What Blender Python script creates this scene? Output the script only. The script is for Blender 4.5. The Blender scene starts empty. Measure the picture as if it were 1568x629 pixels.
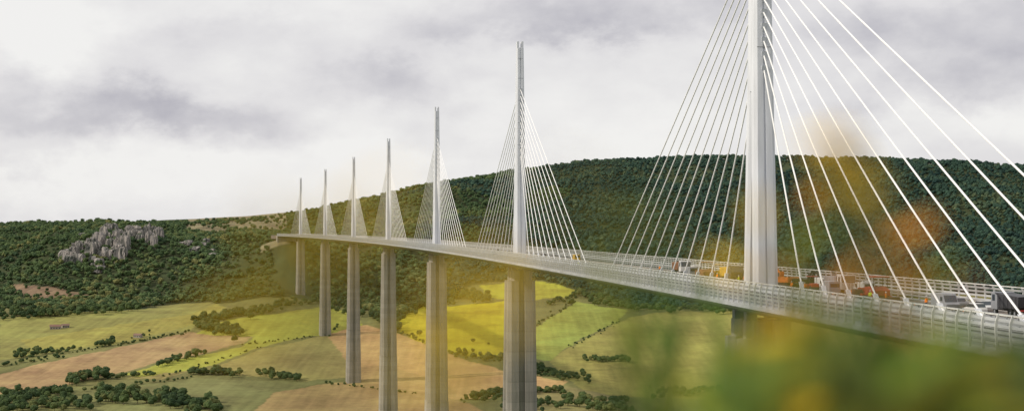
import bpy, bmesh, math, random
import numpy as np
from mathutils import Vector, Matrix
from mathutils import noise as mn
random.seed(7); rng=np.random.default_rng(7)
scene=bpy.context.scene
F=2362.0; CX=784.0; HY=355.0      # lens constants of the survey photograph

# ------------------------------------------------------------ helpers
def link(o):
    scene.collection.objects.link(o); return o
def empty(name,loc=(0,0,0),rotz=0,parent=None):
    o=bpy.data.objects.new(name,None); o.location=loc; o.rotation_euler=(0,0,rotz)
    if parent: o.parent=parent
    return link(o)
def mesh_obj(name,verts,faces,mats,parent=None,midx=None,smooth=False):
    me=bpy.data.meshes.new(name); me.from_pydata([tuple(v) for v in verts],[],faces); 
    for m in (mats if isinstance(mats,(list,tuple)) else [mats]): me.materials.append(m)
    if midx is not None: me.polygons.foreach_set('material_index',midx)
    if smooth: me.polygons.foreach_set('use_smooth',[True]*len(me.polygons))
    me.update()
    o=bpy.data.objects.new(name,me)
    if parent: o.parent=parent
    return link(o)
def vnoise(x,y,seed=0):
    xi=np.floor(x).astype(np.int64); yi=np.floor(y).astype(np.int64); xf=x-xi; yf=y-yi
    def h(a,b):
        n=(a*374761393+b*668265263+seed*1442695041)&0xffffffff
        n=((n^(n>>13))*1274126177)&0xffffffff
        return ((n^(n>>16))&0xffff)/65535.0
    u=xf*xf*(3-2*xf); v=yf*yf*(3-2*yf)
    return (h(xi,yi)*(1-u)+h(xi+1,yi)*u)*(1-v)+(h(xi,yi+1)*(1-u)+h(xi+1,yi+1)*u)*v
def fbm(x,y,seed=0,o=4):
    s=0;a=.5
    for i in range(o):
        s=s+a*(vnoise(x,y,seed+i)-.5); x=x*2.03; y=y*2.03; a*=.5
    return s*2

# ------------------------------------------------------------ materials
def new_mat(name):
    m=bpy.data.materials.new(name); m.use_nodes=True; nt=m.node_tree
    return m,nt,nt.nodes['Principled BSDF']
def simple(name,col,rough=.6,metal=0,noise=.15,scale=.8,spec=.3,stretch=None):
    m,nt,b=new_mat(name); b.inputs['Roughness'].default_value=rough; b.inputs['Metallic'].default_value=metal
    b.inputs['Specular IOR Level'].default_value=spec
    tc=nt.nodes.new('ShaderNodeNewGeometry'); n=nt.nodes.new('ShaderNodeTexNoise'); n.inputs['Scale'].default_value=scale; n.inputs['Detail'].default_value=5
    if stretch:
        mp=nt.nodes.new('ShaderNodeMapping'); mp.inputs['Scale'].default_value=stretch; nt.links.new(tc.outputs['Position'],mp.inputs[0]); nt.links.new(mp.outputs[0],n.inputs['Vector'])
    else: nt.links.new(tc.outputs['Position'],n.inputs['Vector'])
    r=nt.nodes.new('ShaderNodeMapRange'); r.inputs[1].default_value=.3; r.inputs[2].default_value=.7; r.inputs[3].default_value=1-noise; r.inputs[4].default_value=1+noise
    nt.links.new(n.outputs['Fac'],r.inputs[0])
    mx=nt.nodes.new('ShaderNodeVectorMath'); mx.operation='SCALE'; mx.inputs[0].default_value=col[:3]
    nt.links.new(r.outputs[0],mx.inputs['Scale']); nt.links.new(mx.outputs[0],b.inputs['Base Color'])
    return m
M_white=simple('white_painted_steel',(.57,.59,.63),.45,0,.10,1,.3,(1.2,1.2,.12))
M_cable=simple('white_cable_sheath',(.8,.8,.8),.5,0,.03)
M_under=simple('shaded_steel_underside',(.17,.18,.21),.6,0,.15,.1)  # white deck steel, with the shade underneath put into its colour
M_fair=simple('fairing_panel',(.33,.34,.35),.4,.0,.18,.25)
M_slat=simple('wind_screen_slat',(.38,.39,.39),.3,.1,.2,.3,.5)
M_sp=simple('wind_screen_post',(.54,.54,.52),.5,.0,.12)
M_post=simple('galvanised_post',(.30,.31,.32),.5,.3,.1)
M_asph=simple('milled_asphalt',(.15,.12,.10),.9,0,.35,.15)
M_asph2=simple('asphalt',(.09,.088,.09),.9,0,.2,.2)
M_line=simple('road_marking_paint',(.75,.75,.72),.7,0,.1)
M_rubber=simple('rubber',(.02,.02,.02),.9); M_glass=simple('vehicle_glass',(.03,.04,.05),.1,0,.02,.8,.7)
M_yel=simple('yellow_machine_paint',(.45,.28,.04),.5,0,.3,2); M_org=simple('orange_machine_paint',(.52,.14,.025),.5,0,.3,2)
M_red=simple('red_paint',(.34,.04,.03),.5,0,.3,2); M_carw=simple('white_vehicle_paint',(.58,.58,.57),.3)
M_blue=simple('blue_paint',(.05,.09,.2),.4); M_dark=simple('dark_steel',(.05,.05,.055),.5,.4)
M_grey=simple('grey_vehicle_paint',(.22,.23,.25),.35); M_brown=simple('rusty_tipper_body',(.20,.09,.05),.7)
M_bark=simple('bark',(.10,.075,.055),.9,0,.3,3)

def concrete():
    m,nt,b=new_mat('pier_concrete'); b.inputs['Roughness'].default_value=.85
    N=nt.nodes.new; L=nt.links.new
    g=N('ShaderNodeNewGeometry'); sp=N('ShaderNodeSeparateXYZ'); L(g.outputs['Position'],sp.inputs[0])
    d=N('ShaderNodeMath'); d.operation='DIVIDE'; d.inputs[1].default_value=4.0; L(sp.outputs['Z'],d.inputs[0])
    fl=N('ShaderNodeMath'); fl.operation='FLOOR'; L(d.outputs[0],fl.inputs[0])
    wn=N('ShaderNodeTexWhiteNoise'); wn.noise_dimensions='1D'; L(fl.outputs[0],wn.inputs['W'])
    fr=N('ShaderNodeMath'); fr.operation='FRACT'; L(d.outputs[0],fr.inputs[0])
    jt=N('ShaderNodeMath'); jt.operation='LESS_THAN'; jt.inputs[1].default_value=.08; L(fr.outputs[0],jt.inputs[0])
    mp=N('ShaderNodeMapping'); mp.inputs['Scale'].default_value=(1.1,1.1,.04); L(g.outputs['Position'],mp.inputs[0])
    n=N('ShaderNodeTexNoise'); n.inputs['Scale'].default_value=1; n.inputs['Detail'].default_value=5; L(mp.outputs[0],n.inputs['Vector'])
    n2=N('ShaderNodeTexNoise'); n2.inputs['Scale'].default_value=.09; n2.inputs['Detail'].default_value=7; n2.inputs['Roughness'].default_value=.65; L(g.outputs['Position'],n2.inputs['Vector'])
    a=N('ShaderNodeMath'); a.operation='MULTIPLY_ADD'; a.inputs[1].default_value=.16; a.inputs[2].default_value=.18; L(wn.outputs[0],a.inputs[0])
    a2=N('ShaderNodeMath'); a2.operation='MULTIPLY_ADD'; a2.inputs[1].default_value=1.0; L(n.outputs[0],a2.inputs[0]); L(a.outputs[0],a2.inputs[2])
    a3=N('ShaderNodeMath'); a3.operation='MULTIPLY_ADD'; a3.inputs[1].default_value=.6; L(n2.outputs[0],a3.inputs[0]); L(a2.outputs[0],a3.inputs[2])
    a4=N('ShaderNodeMath'); a4.operation='MULTIPLY_ADD'; a4.inputs[1].default_value=-.16; L(jt.outputs[0],a4.inputs[0]); L(a3.outputs[0],a4.inputs[2])
    v=N('ShaderNodeVectorMath'); v.operation='SCALE'; v.inputs[0].default_value=(.265,.245,.215); L(a4.outputs[0],v.inputs['Scale'])
    L(v.outputs[0],b.inputs['Base Color']); return m
M_conc=concrete()

def foliage(name,c1,c2,c3,pos_scale=.006):
    m,nt,b=new_mat(name); N=nt.nodes.new; L=nt.links.new
    b.inputs['Roughness'].default_value=.8; b.inputs['Specular IOR Level'].default_value=.15
    g=N('ShaderNodeNewGeometry'); n=N('ShaderNodeTexNoise'); n.inputs['Scale'].default_value=pos_scale; n.inputs['Detail'].default_value=4; n.inputs['Roughness'].default_value=.6
    L(g.outputs['Position'],n.inputs['Vector'])
    n1=N('ShaderNodeMath'); n1.operation='MULTIPLY_ADD'; n1.inputs[1].default_value=2.0; n1.inputs[2].default_value=-.5; L(n.outputs['Fac'],n1.inputs[0])
    oi=N('ShaderNodeObjectInfo'); ad=N('ShaderNodeMath'); ad.operation='MULTIPLY_ADD'; ad.inputs[1].default_value=.6
    L(oi.outputs['Random'],ad.inputs[0]); L(n1.outputs[0],ad.inputs[2])
    n2=N('ShaderNodeTexNoise'); n2.inputs['Scale'].default_value=.7; n2.inputs['Detail'].default_value=2; L(g.outputs['Position'],n2.inputs['Vector'])
    ad2=N('ShaderNodeMath'); ad2.operation='MULTIPLY_ADD'; ad2.inputs[1].default_value=.3; L(n2.outputs['Fac'],ad2.inputs[0]); L(ad.outputs[0],ad2.inputs[2])
    cr=N('ShaderNodeValToRGB'); e=cr.color_ramp.elements
    e[0].position=.05; e[0].color=(*c1,1); e[1].position=.72; e[1].color=(*c2,1)
    k2=cr.color_ramp.elements.new(.95); k2.color=(*c3,1)
    mr=N('ShaderNodeMapRange'); mr.inputs[1].default_value=.38; mr.inputs[2].default_value=1.42; L(ad2.outputs[0],mr.inputs[0])
    L(mr.outputs[0],cr.inputs[0]); L(cr.outputs[0],b.inputs['Base Color'])
    return m
M_forest=foliage('oak_forest_foliage',(.024,.050,.024),(.078,.118,.042),(.155,.155,.055))
M_forest_shade=foliage('cloud_shaded_foliage',(.011,.032,.030),(.038,.076,.050),(.080,.108,.055))  # cloud shadow over the right-hand mountain, painted in as darker, bluer leaf colour
M_hedge=foliage('hedge_foliage',(.022,.044,.018),(.065,.098,.032),(.11,.12,.04),.02)

def ground_mat():
    m,nt,b=new_mat('terrain_fields'); N=nt.nodes.new; L=nt.links.new
    b.inputs['Roughness'].default_value=.95; b.inputs['Specular IOR Level'].default_value=.1
    at=N('ShaderNodeAttribute'); at.attribute_name='land_cover'
    g=N('ShaderNodeNewGeometry')
    n=N('ShaderNodeTexNoise'); n.inputs['Scale'].default_value=.012; n.inputs['Detail'].default_value=8; n.inputs['Roughness'].default_value=.66; L(g.outputs['Position'],n.inputs['Vector'])
    n2=N('ShaderNodeTexNoise'); n2.inputs['Scale'].default_value=.12; n2.inputs['Detail'].default_value=5; L(g.outputs['Position'],n2.inputs['Vector'])
    mp=N('ShaderNodeMapping'); mp.inputs['Rotation'].default_value=(0,0,.9); mp.inputs['Scale'].default_value=(.16,.008,.01); L(g.outputs['Position'],mp.inputs[0])
    n3=N('ShaderNodeTexNoise'); n3.inputs['Scale'].default_value=1; n3.inputs['Detail'].default_value=3; L(mp.outputs[0],n3.inputs['Vector'])
    s=N('ShaderNodeMath'); s.operation='MULTIPLY_ADD'; s.inputs[1].default_value=1.5; s.inputs[2].default_value=-.36; L(n.outputs[0],s.inputs[0])
    s2=N('ShaderNodeMath'); s2.operation='MULTIPLY_ADD'; s2.inputs[1].default_value=.6; L(n2.outputs[0],s2.inputs[0]); L(s.outputs[0],s2.inputs[2])
    s3=N('ShaderNodeMath'); s3.operation='MULTIPLY_ADD'; s3.inputs[1].default_value=.65; L(n3.outputs[0],s3.inputs[0]); L(s2.outputs[0],s3.inputs[2])
    v=N('ShaderNodeVectorMath'); v.operation='SCALE'; L(at.outputs['Color'],v.inputs[0]); L(s3.outputs[0],v.inputs['Scale'])
    hs=N('ShaderNodeHueSaturation'); L(v.outputs[0],hs.inputs['Color'])
    mr=N('ShaderNodeMapRange'); mr.inputs[1].default_value=.3; mr.inputs[2].default_value=.7; mr.inputs[3].default_value=.487; mr.inputs[4].default_value=.517; L(n.outputs[0],mr.inputs[0]); L(mr.outputs[0],hs.inputs['Hue'])
    L(hs.outputs[0],b.inputs['Base Color']); return m
M_ground=ground_mat()
def rock_mat():
    m,nt,b=new_mat('limestone'); N=nt.nodes.new; L=nt.links.new; b.inputs['Roughness'].default_value=.95
    g=N('ShaderNodeNewGeometry'); mp=N('ShaderNodeMapping'); mp.inputs['Scale'].default_value=(.12,.12,.03); L(g.outputs['Position'],mp.inputs[0])
    n=N('ShaderNodeTexNoise'); n.inputs['Scale'].default_value=1; n.inputs['Detail'].default_value=8; n.inputs['Roughness'].default_value=.7; L(mp.outputs[0],n.inputs['Vector'])
    cr=N('ShaderNodeValToRGB'); e=cr.color_ramp.elements; e[0].position=.40; e[0].color=(.05,.06,.05,1); e[1].position=.55; e[1].color=(.29,.265,.245,1)
    L(n.outputs[0],cr.inputs[0]); L(cr.outputs[0],b.inputs['Base Color']); return m
M_rock=rock_mat()

# ------------------------------------------------------------ terrain height (thin plate spline through survey points)
C=[]
def s(px,py,d): C.append(((px-CX)/F*d,d,(HY-py)/F*d))
def w(x,y,z): C.append((x,y,z))
for p in [(0,0,-1.7),(-3,6,-5),(4,6,-5),(0,-40,4),(-80,0,-10),(80,-40,2),(70,84,-13.5),(110,60,-8),(150,150,-20),(20,40,-20),(0,90,-48),(-80,100,-60),
 (28,90,-36),(46,288,-105),(-100,300,-140),(150,300,-70),(300,350,-60),(3,623,-245),(-200,650,-245),(250,650,-215),(500,700,-150),(-500,600,-230),
 (-47,960,-228),(-400,1000,-220),(300,1000,-215),(700,1000,-170),(-104,1299,-165),(-600,1300,-190),(200,1250,-180),(0,-400,60),(-600,-200,40),(600,-200,40),(-900,800,-200),(1200,800,-60)]: w(*p)
for px in (-500,0,200,400,600,800,1000,1200,1568,2100):
    s(px,632,1425); s(px,583,1640); s(px,542,1810)
for px in (-500,0,200,400,500,800,1000,1200,1568): s(px,512,1973)
for px in (0,200,400,520,640,800,960,1200,1568): s(px,481,2130)
s(461,450,2310); s(440,400,2420); s(425,364,2530); s(400,362,2700)
for px,py,d in [(-500,470,2350),(-500,400,2900),(-500,352,3700),(0,468,2350),(0,420,2700),(0,354,3600),(60,440,2480),(60,410,2640),
 (100,425,2520),(100,372,2680),(140,418,2530),(140,352,2700),(200,415,2530),(200,348,2700),(260,425,2500),(260,351,2700),(330,430,2460),(330,362,2680),(390,430,2430),(390,382,2600),
 (120,358,2900),(220,354,2900),(300,357,2900),(100,346,3700),(180,342,3900),(260,343,3900),(340,345,3500),(400,342,3500),(440,338,3600),
 (500,440,2380),(500,395,2600),(500,340,3450),(540,322,3450),(560,311,3480),(600,297,3500),(600,470,2330),(600,390,2700),(660,284,3550),(700,281,3550),(700,440,2400),(700,350,2950),
 (760,275,3600),(800,268,3600),(800,430,2480),(800,340,3000),(860,259,3600),(900,256,3600),(900,440,2400),(900,340,3000),(1000,253,3600),(1000,465,2250),(1000,380,2750),(1000,300,3250),
 (1100,252,3600),(1200,252,3600),(1200,460,2250),(1200,360,2800),(1350,254,3600),(1568,263,3600),(1568,450,2250),(1568,350,2850),(2100,290,3600),(2100,430,2300)]: s(px,py,d)
for px in (-500,0,400,700,1000,1400,2100):
    z={-500:20,0:25,400:40,700:100,1000:145,1400:135,2100:100}[px]
    w((px-CX)/F*5200,5200,z); w((px-CX)/F*9000,9000,z*.8)
P=np.array(C,float); S=1000.0
xy=P[:,:2]/S; zz=P[:,2]
def U(r2): return np.where(r2>1e-12,.5*r2*np.log(r2+1e-12),0)
n=len(P); K=U(((xy[:,None]-xy[None])**2).sum(-1))+np.eye(n)*2e-5
Q=np.hstack([np.ones((n,1)),xy]); A=np.block([[K,Q],[Q.T,np.zeros((3,3))]])
sol=np.linalg.solve(A,np.concatenate([zz,[0,0,0]])); W_=sol[:n]; a_=sol[n:]
def tps(X,Y):
    X=np.asarray(X,float).ravel()/S; Y=np.asarray(Y,float).ravel()/S; out=np.empty(len(X))
    for i in range(0,len(X),20000):
        x=X[i:i+20000];y=Y[i:i+20000]
        out[i:i+20000]=U((x[:,None]-xy[:,0])**2+(y[:,None]-xy[:,1])**2)@W_+a_[0]+a_[1]*x+a_[2]*y
    return out
def height(X,Y):
    X=np.asarray(X,float).ravel(); Y=np.asarray(Y,float).ravel(); z=tps(X,Y)
    t=np.abs(X)/np.maximum(Y,1)
    lim=-.135*Y-1.6
    near=(Y<1250)&(t<.5)&(Y>0)
    z=np.where(near&(z>lim),lim,z)
    hill=np.clip((Y-2300)/400,0,1)*np.clip((3750-Y)/500,.12,1)
    wx=X+fbm(X/300,Y/300,15,2)*120
    z=z+hill*((.5-np.abs(fbm(wx/330,Y/900,3,3)))*60-23+fbm(X/120,Y/160,8,3)*18)
    z=z+np.clip((Y-1200)/300,0,1)*fbm(X/150,Y/150,9,3)*3.0
    return z
tn=np.concatenate([np.linspace(-1.6,-.40,40)[:-1],np.linspace(-.40,.40,620),np.linspace(.40,1.6,40)[1:]])
dd=np.concatenate([np.geomspace(6,1200,70)[:-1],np.linspace(1200,2450,330)[:-1],np.linspace(2450,4000,200)[:-1],np.geomspace(4000,14000,30)])
NC,NR=len(tn),len(dd)
T,D=np.meshgrid(tn,dd,indexing='ij'); GX=(T*D).ravel(); GY=D.ravel(); GZ=height(GX,GY)
H=GZ.reshape(NC,NR); PYg=HY-F*H/D
r0=int(np.searchsorted(dd,1300))
def ground_at_px(px,py):
    t=(px-CX)/F; c=int(np.clip(np.searchsorted(tn,t),1,NC-1)); col=PYg[c]
    idx=np.nonzero(col[r0:]<=py)[0]
    if len(idx)==0: return None
    i=r0+idx[0]
    if i>r0: f=(col[i-1]-py)/max(1e-6,col[i-1]-col[i]); f=min(max(f,0),1); d=dd[i-1]+(dd[i]-dd[i-1])*f
    else: d=dd[i]
    x=t*d; return x,d,float(height([x],[d])[0])

# land cover -----------------------------------------------------------
PYv=PYg.ravel(); PXv=(CX+F*T).ravel()
bx=[-900,0,120,240,330,440,500,560,600,660,720,760,830,880,960,1110,1300,1568,2400]
by=[474,470,480,468,462,456,462,476,490,468,440,432,430,444,470,470,455,450,450]
def clearing(px,py,d): return ((px>285)&(px<440)&(py<354)&(d>2850))|((px>400)&(px<445)&(d>2490)&(d<2600))
def forest_mask(px,py,d,x):
    wob=fbm(x/60,d/60,21,3)*8
    m=(d>2000)&(py<np.interp(px,bx,by)+wob)
    return m
FM=forest_mask(PXv,PYv,GY,GX)
col=np.zeros((len(GX),3)); col[:]=(.15,.145,.055)
v=fbm(GX/90,GY/90,31,3)[:,None]; col+=v*.05*np.array([1,.8,.3])
def inpoly(px,py,poly):
    ins=np.zeros(len(px),bool); j=len(poly)-1
    for i in range(len(poly)):
        xi,yi=poly[i]; xj,yj=poly[j]
        c=((yi>py)!=(yj>py))&(px<(xj-xi)*(py-yi)/(yj-yi+1e-9)+xi); ins^=c; j=i
    return ins
fields=[
 ([(0,486),(240,470),(320,463),(348,470),(310,490),(290,505),(180,528),(60,540),(0,552)],(.22,.21,.065)),
 ([(30,520),(180,497),(300,478),(330,466),(345,470),(305,495),(180,524),(60,538)],(.27,.245,.065)),
 ([(-60,585),(0,572),(60,557),(180,532),(290,508),(385,515),(372,525),(310,541),(250,553),(150,577),(60,598),(-60,607)],(.31,.21,.105)),
 ([(300,510),(350,488),(420,480),(500,468),(540,480),(560,500),(500,512),(450,517),(400,530),(330,556),(250,577),(180,573),(250,556),(370,530),(390,515)],(.30,.30,.055)),
 ([(190,577),(250,578),(330,560),(400,534),(500,512),(540,540),(560,575),(470,583),(400,575),(300,566)],(.26,.22,.08)),
 ([(500,512),(560,497),(612,510),(700,545),(790,572),(872,583),(850,598),(760,606),(700,612),(600,600),(560,580),(530,550)],(.41,.265,.12)),
 ([(530,560),(600,560),(690,590),(700,608),(600,602),(555,585)],(.34,.23,.105)),
 ([(380,640),(420,600),(500,586),(560,583),(640,600),(720,616),(760,640)],(.29,.20,.09)),
 ([(60,640),(130,597),(300,577),(400,582),(500,584),(420,600),(370,640)],(.17,.17,.065)),
 ([(0,640),(0,612),(110,596),(60,640)],(.18,.175,.07)),
 ([(610,488),(660,462),(690,468),(750,464),(790,455),(800,500),(830,535),(790,545),(720,545),(640,522),(612,506)],(.37,.32,.03)),
 ([(735,436),(830,430),(885,444),(870,455),(790,460),(750,455)],(.31,.30,.045)),
 ([(790,545),(822,500),(880,462),(960,474),(950,490),(905,510),(870,530),(840,552)],(.25,.275,.06)),
 ([(840,552),(870,532),(952,490),(1000,478),(1180,474),(1500,470),(1500,560),(1110,612),(960,606),(900,600),(870,580)],(.27,.24,.07)),
 ([(780,600),(860,590),(960,606),(900,640),(760,640)],(.22,.19,.08)),
 ([(960,606),(1110,612),(1500,560),(1600,640),(920,640)],(.17,.17,.06)),
 ([(22,434),(80,440),(135,450),(110,459),(60,457),(22,448)],(.19,.13,.085)),
]
ok=(GY>1300)&(GY<3000)
wpx=PXv+fbm(GX/25,GY/25,41,3)*4; wpy=PYv+fbm(GX/25,GY/25,43,3)*3
for poly,c in fields:
    m=ok&inpoly(wpx,wpy,poly); col[m]=c
    if 600<poly[0][0] or poly[0]==(22,434): FM[m]=False
plat=clearing(PXv,PYv,GY)
col[FM]=(.045,.057,.026); col[plat]=(.20,.17,.10)
near=GY<1250; col[near]=(.07,.10,.03)
col=np.clip(col,.005,1)
idx=np.arange(NC*NR).reshape(NC,NR)
q=np.stack([idx[:-1,:-1],idx[1:,:-1],idx[1:,1:],idx[:-1,1:]],-1).reshape(-1,4)
me=bpy.data.meshes.new('terrain'); me.vertices.add(NC*NR); me.vertices.foreach_set('co',np.stack([GX,GY,GZ],-1).ravel())
me.loops.add(q.size); me.loops.foreach_set('vertex_index',q.ravel().astype(np.int32))
me.polygons.add(len(q)); me.polygons.foreach_set('loop_start',np.arange(0,q.size,4,dtype=np.int32)); me.polygons.foreach_set('loop_total',np.full(len(q),4,np.int32))
me.polygons.foreach_set('use_smooth',np.ones(len(q),bool)); me.update(calc_edges=True)
ca=me.color_attributes.new('land_cover','FLOAT_COLOR','POINT'); ca.data.foreach_set('color',np.hstack([col,np.ones((len(col),1))]).ravel())
me.materials.append(M_ground); terrain=link(bpy.data.objects.new('terrain',me))
gx,gy=np.meshgrid(np.linspace(-60,60,41),np.linspace(-60,8,30),indexing='ij')
gz=height(gx.ravel(),gy.ravel())-.05+fbm(gx.ravel()/3,gy.ravel()/3,77,2)*.06
ii=np.arange(41*30).reshape(41,30); qq=np.stack([ii[:-1,:-1],ii[1:,:-1],ii[1:,1:],ii[:-1,1:]],-1).reshape(-1,4)
o=mesh_obj('hillside_ground',np.stack([gx.ravel(),gy.ravel(),gz],-1),qq.tolist(),[simple('rough_grass',(.08,.11,.03),.95,0,.4,3)],smooth=True)

# ------------------------------------------------------------ trees
def crown_mesh(name,mat,nlobe,leaves,seed,leafsize,sub=2,squash=.8,trunk=True):
    r=random.Random(seed); bm=bmesh.new()
    lobes=[]
    for i in range(nlobe):
        a=r.uniform(0,6.283); rad=r.uniform(.05,.26) if i else 0
        c=Vector((math.cos(a)*rad,math.sin(a)*rad,r.uniform(.42,.78) if i else .58)); R=r.uniform(.17,.27) if i else .32
        lobes.append((c,R))
        g=bmesh.ops.create_icosphere(bm,subdivisions=sub,radius=1)
        for v_ in g['verts']:
            k=1+r.uniform(-.22,.22); v_.co=c+Vector((v_.co.x*R*k,v_.co.y*R*k,v_.co.z*R*k*squash))
    for i in range(leaves):
        c,R=r.choice(lobes); d=Vector((r.gauss(0,1),r.gauss(0,1),r.gauss(.2,1))).normalized()
        p=c+Vector((d.x,d.y,d.z*squash))*R*r.uniform(.9,1.28); sz=leafsize*r.uniform(.6,1.5)
        u=Vector((r.gauss(0,1),r.gauss(0,1),r.gauss(0,1))).normalized(); w2=u.cross(d); 
        if w2.length<.01: continue
        w2.normalize(); 
        vs=[bm.verts.new(p+u*sz),bm.verts.new(p+w2*sz*.8),bm.verts.new(p-u*sz),bm.verts.new(p-w2*sz*.8)]
        bm.faces.new(vs)
    if trunk:
        def limb(a,b,r1,r2):
            d=(b-a).normalized(); u=d.orthogonal().normalized(); w3=d.cross(u); A_=[];B_=[]
            for k in range(5):
                t=k*6.283/5; A_.append(bm.verts.new(a+(u*math.cos(t)+w3*math.sin(t))*r1)); B_.append(bm.verts.new(b+(u*math.cos(t)+w3*math.sin(t))*r2))
            for k in range(5): f=bm.faces.new([A_[k],A_[(k+1)%5],B_[(k+1)%5],B_[k]]); f.material_index=1
        limb(Vector((0,0,-.1)),Vector((0,0,.4)),.03,.02)
        for c,R in lobes[1:4]: limb(Vector((0,0,.3)),c,.018,.008)
    me=bpy.data.meshes.new(name); bm.to_mesh(me); bm.free(); me.materials.append(mat); me.materials.append(M_bark); return me
def scatter(name,pts,meshes):
    root=empty(name)
    pts=list(pts); random.shuffle(pts); k=len(meshes)
    for i,me in enumerate(meshes):
        sub=pts[i::k]
        if not sub: continue
        V=[];Fc=[]
        for (x,y,z,h) in sub:
            a=random.uniform(0,6.283); r=h/math.sqrt(2)
            b=len(V)
            for j in range(4): V.append((x+r*math.cos(a+j*math.pi/2),y+r*math.sin(a+j*math.pi/2),z))
            Fc.append((b,b+1,b+2,b+3))
        inst=mesh_obj(name+'_stand',V,Fc,[M_bark],parent=root)
        inst.instance_type='FACES'; inst.use_instance_faces_scale=True; inst.instance_faces_scale=1
        inst.show_instancer_for_render=False; inst.show_instancer_for_viewport=False
        t=bpy.data.objects.new(name+'_tree',me); link(t); t.parent=inst
    return root
def forest_pts(x0,x1,y0,y1,sp):
    nx=int((x1-x0)/sp); ny=int((y1-y0)/sp)
    X,Y=np.meshgrid(np.linspace(x0,x1,nx),np.linspace(y0,y1,ny)); X=X.ravel()+rng.uniform(-.5,.5,X.size)*sp*1.1; Y=Y.ravel()+rng.uniform(-.5,.5,Y.size)*sp*1.1
    t=np.abs(X/Y)<.42; X=X[t];Y=Y[t]
    Z=height(X,Y); px=CX+F*X/Y; py=HY-F*Z/Y; m=forest_mask(px,py,Y,X)
    inb=np.zeros(len(X),bool)
    for poly,c in fields: inb|=inpoly(px,py,poly)&(Y<2700)
    m&=~inb
    dens=fbm(X/50,Y/50,55,3); u=rng.uniform(0,1,len(X)); m&=(u<np.clip(.95+dens*1.0,.25,1))
    m&=~(clearing(px,py,Y)&(u>.22+dens*.6))
    X,Y,Z=X[m],Y[m],Z[m]
    hh=rng.uniform(7,15,len(X))*(1+.6*fbm(X/60,Y/60,66,2)); return X,Y,Z,hh
X,Y,Z,hh=forest_pts(-1700,1800,2100,3350,9.5); X2,Y2,Z2,h2=forest_pts(-1900,1900,3350,3900,11.5)
X=np.concatenate([X,X2]);Y=np.concatenate([Y,Y2]);Z=np.concatenate([Z,Z2]);hh=np.concatenate([hh,h2])
off=np.abs(X-(-319-(Y-2310)*.26))<24
keep=~(off&(Y>2250)&(Y<2700)); X,Y,Z,hh=X[keep],Y[keep],Z[keep],hh[keep]
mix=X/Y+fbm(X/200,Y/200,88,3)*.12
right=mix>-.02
def cm(n,m,cnt,seed0,*a,**k): return [crown_mesh(n,m,*a[:2],seed0+i,*a[2:],**k) for i in range(cnt)]
far_l=cm('oak_crown',M_forest,4,10,4,60,.055,sub=1); far_r=cm('cloud_shaded_crown',M_forest_shade,4,20,4,60,.055,sub=1)
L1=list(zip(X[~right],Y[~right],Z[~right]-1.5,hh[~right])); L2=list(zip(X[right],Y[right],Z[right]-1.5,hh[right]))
print('forest',len(L1),len(L2))
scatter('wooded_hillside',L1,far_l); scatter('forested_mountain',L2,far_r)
hedge_m=cm('hedge_crown',M_hedge,4,40,6,420,.036,sub=2)
H_=[]
def row(x0,y0,x1,y1,nn,hmin,hmax,jy=1.5,jx=3):
    for i in range(nn):
        t=(i+random.random())/nn; g=ground_at_px(x0+(x1-x0)*t+random.gauss(0,jx),y0+(y1-y0)*t+random.gauss(0,jy))
        if g: H_.append((g[0],g[1],g[2]-.8,random.uniform(hmin,hmax)))
for r_ in [(0,476,90,484,40,8,14,3),(90,480,240,470,50,8,14,3),(18,549,120,536,22,5,10),(145,531,178,525,9,7,11),(205,517,238,510,8,3,6),(75,545,290,509,40,2,4.5,.8),
 (105,586,162,573,34,8,13,3),(160,580,240,571,20,4,9),(245,560,312,541,22,5,10),(300,497,368,513,60,8,13,4),(310,490,400,478,50,8,13,3),(400,478,440,468,26,7,12,3),(440,466,500,462,24,6,10,3),
 (292,571,366,573,34,6,10,2),(395,572,462,583,26,6,10,2),(150,604,340,626,110,7,13,6),(0,613,110,600,50,7,12,4),(0,626,140,620,60,7,12,5),(0,600,60,596,8,4,7),
 (550,470,612,505,50,8,13,5),(600,490,660,465,30,7,12,3),(690,452,750,460,50,9,13,4),(660,462,690,456,12,7,11,3),(612,508,700,545,34,3,6,.8),(700,543,800,555,44,4,9,2.5),(800,555,870,580,36,5,9,2.5),
 (800,570,905,581,40,4,9,2.5),(720,612,775,603,26,6,10,3),(892,550,966,553,30,6,9,1.5),(840,466,884,454,20,6,10,2),(900,460,975,470,50,8,13,4),(860,615,970,628,50,7,12,5),(775,604,860,598,34,4,9),
 (950,490,870,532,26,2,4.5,.8),(975,472,1110,476,50,7,12,3),(880,448,900,456,14,8,12,3),(822,498,880,462,26,2,5,.8),(1000,606,1120,600,30,6,10,3),(1110,478,1500,470,90,7,12,3),(500,514,520,498,6,4,6),(770,625,860,620,24,6,10,4),(500,470,555,482,18,6,10,3),
 (0,560,100,545,24,3,7,1.5),(180,529,290,507,30,2,5,.8),(500,585,640,602,26,2,5,1),(700,613,860,597,30,3,7,1.5),(0,486,200,474,60,7,13,3),(20,540,60,536,12,5,9,2),(370,527,500,513,26,2,4,.8),(640,470,700,462,20,7,12,3),(60,452,135,456,16,6,10,3),(30,440,120,446,8,4,8,2),(250,577,400,531,24,2,4,.8),(130,598,300,577,22,3,6,1)]:
    row(*r_)
scatter('hedgerow',H_,hedge_m)
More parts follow.
